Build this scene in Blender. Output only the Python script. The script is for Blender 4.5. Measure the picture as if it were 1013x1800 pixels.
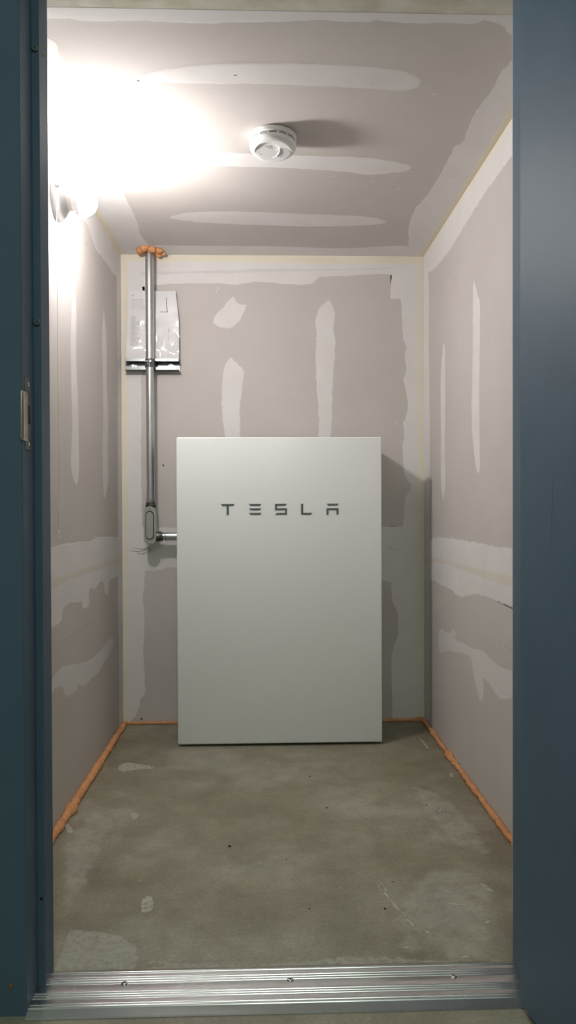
import bpy, bmesh, math, random
from mathutils import Vector, Matrix, noise
from mathutils.geometry import delaunay_2d_cdt

# ------------------------------------------------------------------ camera, world, light, exposure
sc = bpy.context.scene
for o in list(bpy.data.objects):
    bpy.data.objects.remove(o)
COL = sc.collection

cam_d = bpy.data.cameras.new('camera')
cam_d.sensor_fit = 'VERTICAL'
cam_d.sensor_height = 36.0
cam_d.lens = 36.0 * 1310.44 / 1800.0
cam_d.clip_start = 0.02
cam = bpy.data.objects.new('camera', cam_d)
COL.objects.link(cam)
YAW, PITCH, ROLL = 0.0311, 0.0112, -0.0035
_r = Vector((math.cos(YAW), -math.sin(YAW), 0))
_f = Vector((math.sin(YAW), math.cos(YAW), 0))
_fw = _f * math.cos(PITCH) - Vector((0, 0, 1)) * math.sin(PITCH)
_up = _f * math.sin(PITCH) + Vector((0, 0, 1)) * math.cos(PITCH)
_r2 = _r * math.cos(ROLL) + _up * math.sin(ROLL)
_u2 = _up * math.cos(ROLL) - _r * math.sin(ROLL)
cam.matrix_world = Matrix(((_r2.x, _u2.x, -_fw.x, 0), (_r2.y, _u2.y, -_fw.y, 0), (_r2.z, _u2.z, -_fw.z, 0.893), (0, 0, 0, 1)))
sc.camera = cam

world = bpy.data.worlds.new('corridor_ambient')
sc.world = world
world.use_nodes = True
bg = world.node_tree.nodes['Background']
bg.inputs[0].default_value = (0.82, 1.0, 0.80, 1)
bg.inputs[1].default_value = 0.22

# fluorescent lamp on the corridor ceiling, behind and above the photographer
ld = bpy.data.lights.new('corridor_fluorescent', 'AREA')
ld.shape = 'RECTANGLE'
ld.size, ld.size_y = 0.16, 1.2
ld.energy = 22.0
ld.color = (0.88, 1.0, 0.90)
lo = bpy.data.objects.new('corridor_fluorescent', ld)
lo.location = (0.10, -0.75, 2.50)
COL.objects.link(lo)

BULB_STRENGTH = 385.0
sc.view_settings.view_transform = 'Standard'
sc.view_settings.look = 'None'
sc.view_settings.gamma = 1.0
sc.view_settings.use_curve_mapping = False
sc.view_settings.exposure = 0.0

# ------------------------------------------------------------------ dimensions of the closet (metres)
XL, XR, YB, ZC = -0.5776, 0.6524, 3.038, 1.9011
YF = 1.536            # inner face of the front wall

# ------------------------------------------------------------------ helpers
def link(o):
    COL.objects.link(o)
    return o

def tag(o, label=None, cat=None, group=None, kind=None):
    if label: o['label'] = label
    if cat: o['category'] = cat
    if group: o['group'] = group
    if kind: o['kind'] = kind
    return o

def empty(name, loc, label, cat, group=None, kind=None):
    o = bpy.data.objects.new(name, None)
    o.empty_display_size = 0.05
    o.location = loc
    link(o)
    return tag(o, label, cat, group, kind)

def finish(name, bm, mat, parent=None, smooth=False, angle=None):
    """bm is in world coordinates; the object is placed under its parent so that it stays there"""
    bmesh.ops.recalc_face_normals(bm, faces=bm.faces[:])
    if smooth:
        for f in bm.faces: f.smooth = True
        if angle:
            for e in bm.edges:
                if len(e.link_faces) == 2 and e.calc_face_angle(0) > angle: e.smooth = False
    off = Vector((0, 0, 0))
    if parent is not None:
        p = parent
        while p is not None:
            off += p.location; p = p.parent
        bmesh.ops.translate(bm, verts=bm.verts[:], vec=-off)
    me = bpy.data.meshes.new(name)
    bm.to_mesh(me); bm.free()
    me.materials.append(mat)
    o = link(bpy.data.objects.new(name, me))
    if parent is not None: o.parent = parent
    return o

def B(): return bmesh.new()

def box(bm, x0, x1, y0, y1, z0, z1, bev=0, seg=2):
    t = bmesh.new()
    vs = [t.verts.new(p) for p in ((x0,y0,z0),(x1,y0,z0),(x1,y1,z0),(x0,y1,z0),(x0,y0,z1),(x1,y0,z1),(x1,y1,z1),(x0,y1,z1))]
    for f in ((0,3,2,1),(4,5,6,7),(0,1,5,4),(1,2,6,5),(2,3,7,6),(3,0,4,7)):
        t.faces.new([vs[i] for i in f])
    if bev: bmesh.ops.bevel(t, geom=t.edges[:], offset=bev, segments=seg, profile=0.5, affect='EDGES')
    merge(bm, t)
    return bm

def merge(bm, t, M=None):
    if M is not None: bmesh.ops.transform(t, matrix=M, verts=t.verts[:])
    mp = {v: bm.verts.new(v.co) for v in t.verts}
    for f in t.faces:
        try:
            nf = bm.faces.new([mp[v] for v in f.verts]); nf.smooth = f.smooth
        except ValueError: pass
    t.free()

def prism(bm, pts, axis, a0, a1, bev=0):
    """extrude the 2D polygon pts along an axis (0 x, 1 y, 2 z) from a0 to a1"""
    t = bmesh.new()
    def mk(p, a):
        c = list(p); c.insert(axis, a); return t.verts.new(c)
    A = [mk(p, a0) for p in pts]; C = [mk(p, a1) for p in pts]
    n = len(pts)
    t.faces.new(A[::-1]); t.faces.new(C)
    for i in range(n): t.faces.new((A[i], A[(i+1) % n], C[(i+1) % n], C[i]))
    if bev: bmesh.ops.bevel(t, geom=t.edges[:], offset=bev, segments=2, affect='EDGES')
    merge(bm, t)
    return bm

def lathe(bm, prof, M, seg=40, cap=True):
    """profile of (radius, height) around local z, placed by matrix M"""
    t = bmesh.new()
    rings = []
    for r, h in prof:
        if r < 1e-6: rings.append([t.verts.new((0, 0, h))])
        else: rings.append([t.verts.new((r*math.cos(2*math.pi*i/seg), r*math.sin(2*math.pi*i/seg), h)) for i in range(seg)])
    for a, b in zip(rings, rings[1:]):
        for i in range(seg):
            j = (i+1) % seg
            q = [a[i % len(a)], a[j % len(a)], b[j % len(b)], b[i % len(b)]]
            u = []
            for v in q:
                if v not in u: u.append(v)
            if len(u) > 2: t.faces.new(u)
    if cap:
        for rg in (rings[0], rings[-1]):
            if len(rg) > 2: t.faces.new(rg)
    merge(bm, t, M)
    return bm

def axis_matrix(loc, d):
    z = Vector(d).normalized()
    q = Vector((0, 0, 1)).rotation_difference(z)
    return Matrix.Translation(Vector(loc)) @ q.to_matrix().to_4x4()

def cyl(bm, p0, p1, r, seg=24, bev=0):
    p0, p1 = Vector(p0), Vector(p1); L = (p1-p0).length
    pr = [(r-bev, 0), (r, bev), (r, L-bev), (r-bev, L)] if bev else [(r, 0), (r, L)]
    return lathe(bm, pr, axis_matrix(p0, p1-p0), seg)

def tube(bm, pts, rad, seg=10):
    t = bmesh.new(); rings = []; n = len(pts)
    for i, p in enumerate(pts):
        p = Vector(p); d = (Vector(pts[min(i+1, n-1)]) - Vector(pts[max(i-1, 0)])).normalized()
        ref = Vector((0, 0, 1)) if abs(d.z) < .9 else Vector((1, 0, 0))
        a = d.cross(ref).normalized(); b = d.cross(a)
        r = rad[i] if hasattr(rad, '__len__') else rad
        rings.append([t.verts.new(p + r*(math.cos(2*math.pi*k/seg)*a + math.sin(2*math.pi*k/seg)*b)) for k in range(seg)])
    for a, b in zip(rings, rings[1:]):
        for k in range(seg): t.faces.new((a[k], a[(k+1) % seg], b[(k+1) % seg], b[k]))
    t.faces.new(rings[0]); t.faces.new(rings[-1][::-1])
    merge(bm, t)
    return bm

def stadium(cx, cy, w, h, n=10):
    r = w/2; o = []
    for i in range(n+1):
        a = math.pi*i/n; o.append((cx + r*math.cos(a), cy + h/2 - r + r*math.sin(a)))
    for i in range(n+1):
        a = math.pi + math.pi*i/n; o.append((cx + r*math.cos(a), cy - h/2 + r + r*math.sin(a)))
    return o

# ------------------------------------------------------------------ materials
MATS = {}
def principled(name, col, rough=.5, metal=0, **kw):
    m = bpy.data.materials.new(name); m.use_nodes = True
    p = m.node_tree.nodes['Principled BSDF']
    p.inputs['Base Color'].default_value = (*col, 1)
    p.inputs['Roughness'].default_value = rough
    p.inputs['Metallic'].default_value = metal
    for k, v in kw.items(): p.inputs[k].default_value = v
    MATS[name] = m
    return m, m.node_tree, p

def nd(nt, t, **kw):
    n = nt.nodes.new(t)
    for k, v in kw.items(): setattr(n, k, v)
    return n

def noise_node(nt, scale, detail=4, rough=.55, vec=None, stretch=None):
    g = nd(nt, 'ShaderNodeNewGeometry')
    n = nd(nt, 'ShaderNodeTexNoise'); n.inputs['Scale'].default_value = scale
    n.inputs['Detail'].default_value = detail; n.inputs['Roughness'].default_value = rough
    src = g.outputs['Position']
    if stretch:
        mp = nd(nt, 'ShaderNodeMapping'); mp.inputs['Scale'].default_value = stretch
        nt.links.new(src, mp.inputs['Vector']); src = mp.outputs['Vector']
    nt.links.new(src, n.inputs['Vector'])
    return n.outputs['Fac']

def ramp(nt, fac, stops):
    r = nd(nt, 'ShaderNodeValToRGB')
    e = r.color_ramp.elements
    while len(e) < len(stops): e.new(.5)
    for k, (p, c) in enumerate(stops):
        e[k].position = p; e[k].color = (*c, 1) if len(c) == 3 else c
    nt.links.new(fac, r.inputs['Fac'])
    return r.outputs['Color']

def mix(nt, fac, a, b, mode='MIX'):
    m = nd(nt, 'ShaderNodeMix', data_type='RGBA', blend_type=mode)
    for s, v in ((m.inputs['Factor'], fac), (m.inputs['A'], a), (m.inputs['B'], b)):
        if isinstance(v, (int, float)): s.default_value = v
        elif isinstance(v, tuple): s.default_value = (*v, 1)
        else: nt.links.new(v, s)
    return m.outputs['Result']

def bump(nt, p, h, strength, dist=.002):
    b = nd(nt, 'ShaderNodeBump'); b.inputs['Strength'].default_value = strength; b.inputs['Distance'].default_value = dist
    nt.links.new(h, b.inputs['Height']); nt.links.new(b.outputs['Normal'], p.inputs['Normal'])

def mottled(name, c0, c1, scale, rough, bstr=.15, detail=5, metal=0, stretch=None, bscale=None):
    m, nt, p = principled(name, c0, rough, metal)
    f = noise_node(nt, scale, detail, .6, stretch=stretch)
    nt.links.new(ramp(nt, f, [(.3, c0), (.7, c1)]), p.inputs['Base Color'])
    if bstr: bump(nt, p, noise_node(nt, bscale or scale*6, 4, stretch=stretch), bstr)
    return m

BOARD0, BOARD1 = (.557, .520, .490), (.597, .560, .530)
MUDC = (.775, .752, .742)
TAPEC = (.79, .735, .60)
def board_colour(nt):
    return ramp(nt, noise_node(nt, 3.5, 4, .6), [(.3, BOARD0), (.7, BOARD1)])
def make_board(name):
    m, nt, p = principled(name, BOARD0, .85)
    nt.links.new(board_colour(nt), p.inputs['Base Color'])
    bump(nt, p, noise_node(nt, 260, 3), .10, .0006)
    return m
make_board('drywall_paper')

def patch_mat(name, under, top0, top1, amount=1.0, rough=.8, streak=(1, 1, 1)):
    """a troweled skin: fades from the colour under it to its own over the feathered rim"""
    m, nt, p = principled(name, top0, rough)
    a = nd(nt, 'ShaderNodeAttribute'); a.attribute_name = 'feather'
    u = board_colour(nt) if under == 'board' else under
    t = ramp(nt, noise_node(nt, 9, 5, .65, stretch=streak), [(.28, top0), (.72, top1)])
    nz = noise_node(nt, 55, 3)
    ad = nd(nt, 'ShaderNodeMath', operation='MULTIPLY_ADD'); nt.links.new(nz, ad.inputs[0]); ad.inputs[1].default_value = .9; ad.inputs[2].default_value = -.45
    sm = nd(nt, 'ShaderNodeMath', operation='ADD'); nt.links.new(a.outputs['Fac'], sm.inputs[0]); nt.links.new(ad.outputs[0], sm.inputs[1])
    mr = nd(nt, 'ShaderNodeMapRange'); mr.inputs['From Min'].default_value = .15; mr.inputs['From Max'].default_value = .62
    mr.inputs['To Max'].default_value = amount
    nt.links.new(sm.outputs[0], mr.inputs['Value'])
    nt.links.new(mix(nt, mr.outputs['Result'], u, t), p.inputs['Base Color'])
    bump(nt, p, noise_node(nt, 90, 3), .08, .0006)
    return m
patch_mat('mud', 'board', (.725, .70, .685), MUDC)
patch_mat('mudthin', 'board', (.69, .67, .655), MUDC, .75)
patch_mat('mudhi', MUDC, (.52, .50, .48), (.60, .58, .56), .5)
patch_mat('tape', MUDC, (.755, .69, .54), TAPEC, .85)
patch_mat('tapeband', MUDC, (.68, .615, .52), (.72, .67, .58), .7)

# floor concrete
m, nt, p = principled('concrete_floor', (.25, .23, .18), .55)
def concrete_colour(nt):
    c = ramp(nt, noise_node(nt, 2.6, 6, .62), [(.30, (.222, .196, .135)), (.5, (.275, .250, .185)), (.72, (.375, .358, .295))])
    s = ramp(nt, noise_node(nt, 9, 7, .7), [(.33, (.74, .74, .74)), (.66, (1.18, 1.18, 1.18))])
    c = mix(nt, .75, c, s, 'MULTIPLY')
    d = ramp(nt, noise_node(nt, 120, 4, .6), [(.40, (.86, .86, .85)), (.62, (1.06, 1.06, 1.06))])
    c = mix(nt, .8, c, d, 'MULTIPLY')
    w = ramp(nt, noise_node(nt, 38, 6, .72), [(.62, (0, 0, 0)), (.74, (.55, .55, .55))])
    return mix(nt, w, c, (.46, .45, .39))
nt.links.new(concrete_colour(nt), p.inputs['Base Color'])
rr = ramp(nt, noise_node(nt, 4, 4), [(.3, (.38,)*3), (.7, (.62,)*3)]); nt.links.new(rr, p.inputs['Roughness'])
bump(nt, p, noise_node(nt, 60, 5), .12, .0015)
def floor_patch(name, c0, c1, amount, scale=70):
    m, nt, p = principled(name, c0, .6)
    a = nd(nt, 'ShaderNodeAttribute'); a.attribute_name = 'feather'
    nz = noise_node(nt, scale, 7, .7)
    ml = nd(nt, 'ShaderNodeMath', operation='MULTIPLY_ADD'); nt.links.new(nz, ml.inputs[0]); ml.inputs[1].default_value = 3.2; ml.inputs[2].default_value = -1.75
    ad = nd(nt, 'ShaderNodeMath', operation='ADD'); nt.links.new(ml.outputs[0], ad.inputs[0]); nt.links.new(a.outputs['Fac'], ad.inputs[1])
    mr = nd(nt, 'ShaderNodeMapRange'); mr.inputs['From Min'].default_value = .35; mr.inputs['From Max'].default_value = 1.0; mr.inputs['To Max'].default_value = amount
    nt.links.new(ad.outputs[0], mr.inputs['Value'])
    nt.links.new(mix(nt, mr.outputs['Result'], concrete_colour(nt), ramp(nt, noise_node(nt, 25, 4), [(.3, c0), (.7, c1)])), p.inputs['Base Color'])
floor_patch('pale_concrete', (.36, .355, .30), (.42, .415, .36), .8)
floor_patch('dust', (.40, .39, .33), (.46, .45, .40), .42, 20)
floor_patch('scuff', (.44, .43, .37), (.56, .55, .49), .85)

mottled('lintel_concrete', (.50, .47, .36), (.74, .71, .62), 11, .9, .4, 8, bscale=40)
mottled('corridor_paint', (.40, .42, .40), (.45, .47, .45), 5, .7, .1)

# painted steel of the door and its frame
m, nt, p = principled('blue_steel_paint', (.07, .13, .17), .52)
p.inputs['Specular IOR Level'].default_value = .30
c = ramp(nt, noise_node(nt, 7, 5, .6), [(.3, (.074, .124, .176)), (.7, (.084, .138, .194))])
sc_ = ramp(nt, noise_node(nt, 40, 3, .7), [(.71, (0, 0, 0)), (.76, (.6, .6, .6))])
c = mix(nt, sc_, c, (.10, .165, .20))
nt.links.new(c, p.inputs['Base Color']); bump(nt, p, noise_node(nt, 120, 3), .05, .001)

m, nt, p = principled('white_coat', (.80, .82, .80), .32)
p.inputs['Coat Weight'].default_value = .25; p.inputs['Coat Roughness'].default_value = .2
bump(nt, p, noise_node(nt, 900, 2), .02, .0003)
principled('chassis_grey', (.30, .31, .31), .5)
principled('logo_grey', (.13, .15, .15), .35, .2)
mottled('galvanised', (.50, .52, .53), (.64, .65, .66), 30, .38, 0, metal=1, stretch=(1, 1, .15))
mottled('cast_alloy', (.44, .44, .42), (.54, .54, .52), 60, .36, .12, metal=1)
mottled('cover_alloy', (.50, .50, .46), (.58, .58, .54), 40, .42, .05, metal=1)
mottled('dark_fitting', (.10, .10, .10), (.18, .18, .18), 60, .45, .1, metal=1)
mottled('zinc', (.55, .57, .58), (.72, .73, .74), 80, .25, .05, metal=1)
mottled('strut_steel', (.19, .205, .20), (.27, .28, .275), 50, .30, .05, metal=1)
mottled('worn_steel', (.36, .33, .30), (.48, .44, .41), 60, .4, .1, metal=1)
principled('black_hole', (.012, .012, .012), .7)
principled('dark_slot', (.06, .055, .055), .8)
mottled('foam', (.58, .25, .095), (.76, .385, .18), 38, .85, .5, 5, bscale=140)
principled('plastic_white', (.88, .88, .87), .35)
principled('plastic_grey', (.74, .74, .74), .4)
principled('vent_grey', (.33, .32, .32), .7)
principled('porcelain', (.72, .72, .72), .3)
principled('cord_white', (.78, .74, .68), .8)
mottled('paper', (.74, .73, .74), (.80, .79, .80), 6, .8, 0)
principled('print_ink', (.24, .24, .25), .8)
principled('drawing_ink', (.09, .09, .10), .8)
principled('rubber_grey', (.10, .14, .15), .6)
principled('rust', (.22, .11, .03), .8)
principled('crumb', (.03, .028, .022), .9)
principled('scratch_paint', (.13, .19, .22), .5)

m, nt, p = principled('aluminium', (.62, .62, .63), .30, 1.0)
c = ramp(nt, noise_node(nt, 5, 4, .55, stretch=(.6, 2, 1)), [(.3, (.59, .58, .585)), (.7, (.65, .645, .65))])
nt.links.new(c, p.inputs['Base Color'])
r_ = ramp(nt, noise_node(nt, 9, 3, .5, stretch=(.6, 2, 1)), [(.3, (.23,)*3), (.7, (.29,)*3)]); nt.links.new(r_, p.inputs['Roughness'])

m, nt, p = principled('clear_film', (1, 1, 1), .12)
out = [n for n in nt.nodes if n.type == 'OUTPUT_MATERIAL'][0]
tr = nd(nt, 'ShaderNodeBsdfTransparent'); gl = nd(nt, 'ShaderNodeBsdfGlossy'); gl.inputs['Roughness'].default_value = .14
mx = nd(nt, 'ShaderNodeMixShader'); mx.inputs[0].default_value = .035
nt.links.new(tr.outputs[0], mx.inputs[1]); nt.links.new(gl.outputs[0], mx.inputs[2]); nt.links.new(mx.outputs[0], out.inputs['Surface'])

m, nt, p = principled('lit_bulb', (1, 1, 1), .4)
p.inputs['Emission Color'].default_value = (1.0, .962, .955, 1)
p.inputs['Emission Strength'].default_value = BULB_STRENGTH

M = MATS

# ------------------------------------------------------------------ room shell
floor = finish('floor', box(B(), -2.2, 2.2, -1.8, 3.14, -.12, 0), M['concrete_floor'])
tag(floor, 'bare stained grey concrete floor of the closet and corridor', 'floor', kind='structure')
ceiling = finish('ceiling', box(B(), XL-.1, XR+.1, YF, YB+.1, ZC, ZC+.1), M['drywall_paper'])
tag(ceiling, 'unpainted drywall ceiling with filled seams', 'ceiling', kind='structure')
wall_back = finish('wall_back', box(B(), XL, XR, YB, YB+.1, 0, ZC), M['drywall_paper'])
tag(wall_back, 'unpainted drywall wall behind the white battery unit', 'wall', kind='structure')
wall_left = finish('wall_left', box(B(), XL-.1, XL, YF, YB+.1, 0, ZC), M['drywall_paper'])
tag(wall_left, 'unpainted drywall side wall carrying the lit bulb', 'wall', kind='structure')
wall_right = finish('wall_right', box(B(), XR, XR+.1, YF, YB+.1, 0, ZC), M['drywall_paper'])
tag(wall_right, 'unpainted drywall side wall opposite the lit bulb', 'wall', kind='structure')
b = B(); box(b, -2.2, -.44, 1.335, YF, 0, ZC+.6); box(b, .515, 2.2, 1.335, YF, 0, ZC+.6)
wall_front = finish('wall_front', b, M['corridor_paint'])
tag(wall_front, 'painted corridor wall around the doorway', 'wall', kind='structure')
finish('lintel', box(B(), -.44, .515, 1.335, YF, ZC, ZC+.6), M['lintel_concrete'], wall_front)
WALLS = {'ceil': ceiling, 'floor': floor, 'left': wall_left, 'right': wall_right, 'back': wall_back}

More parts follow.
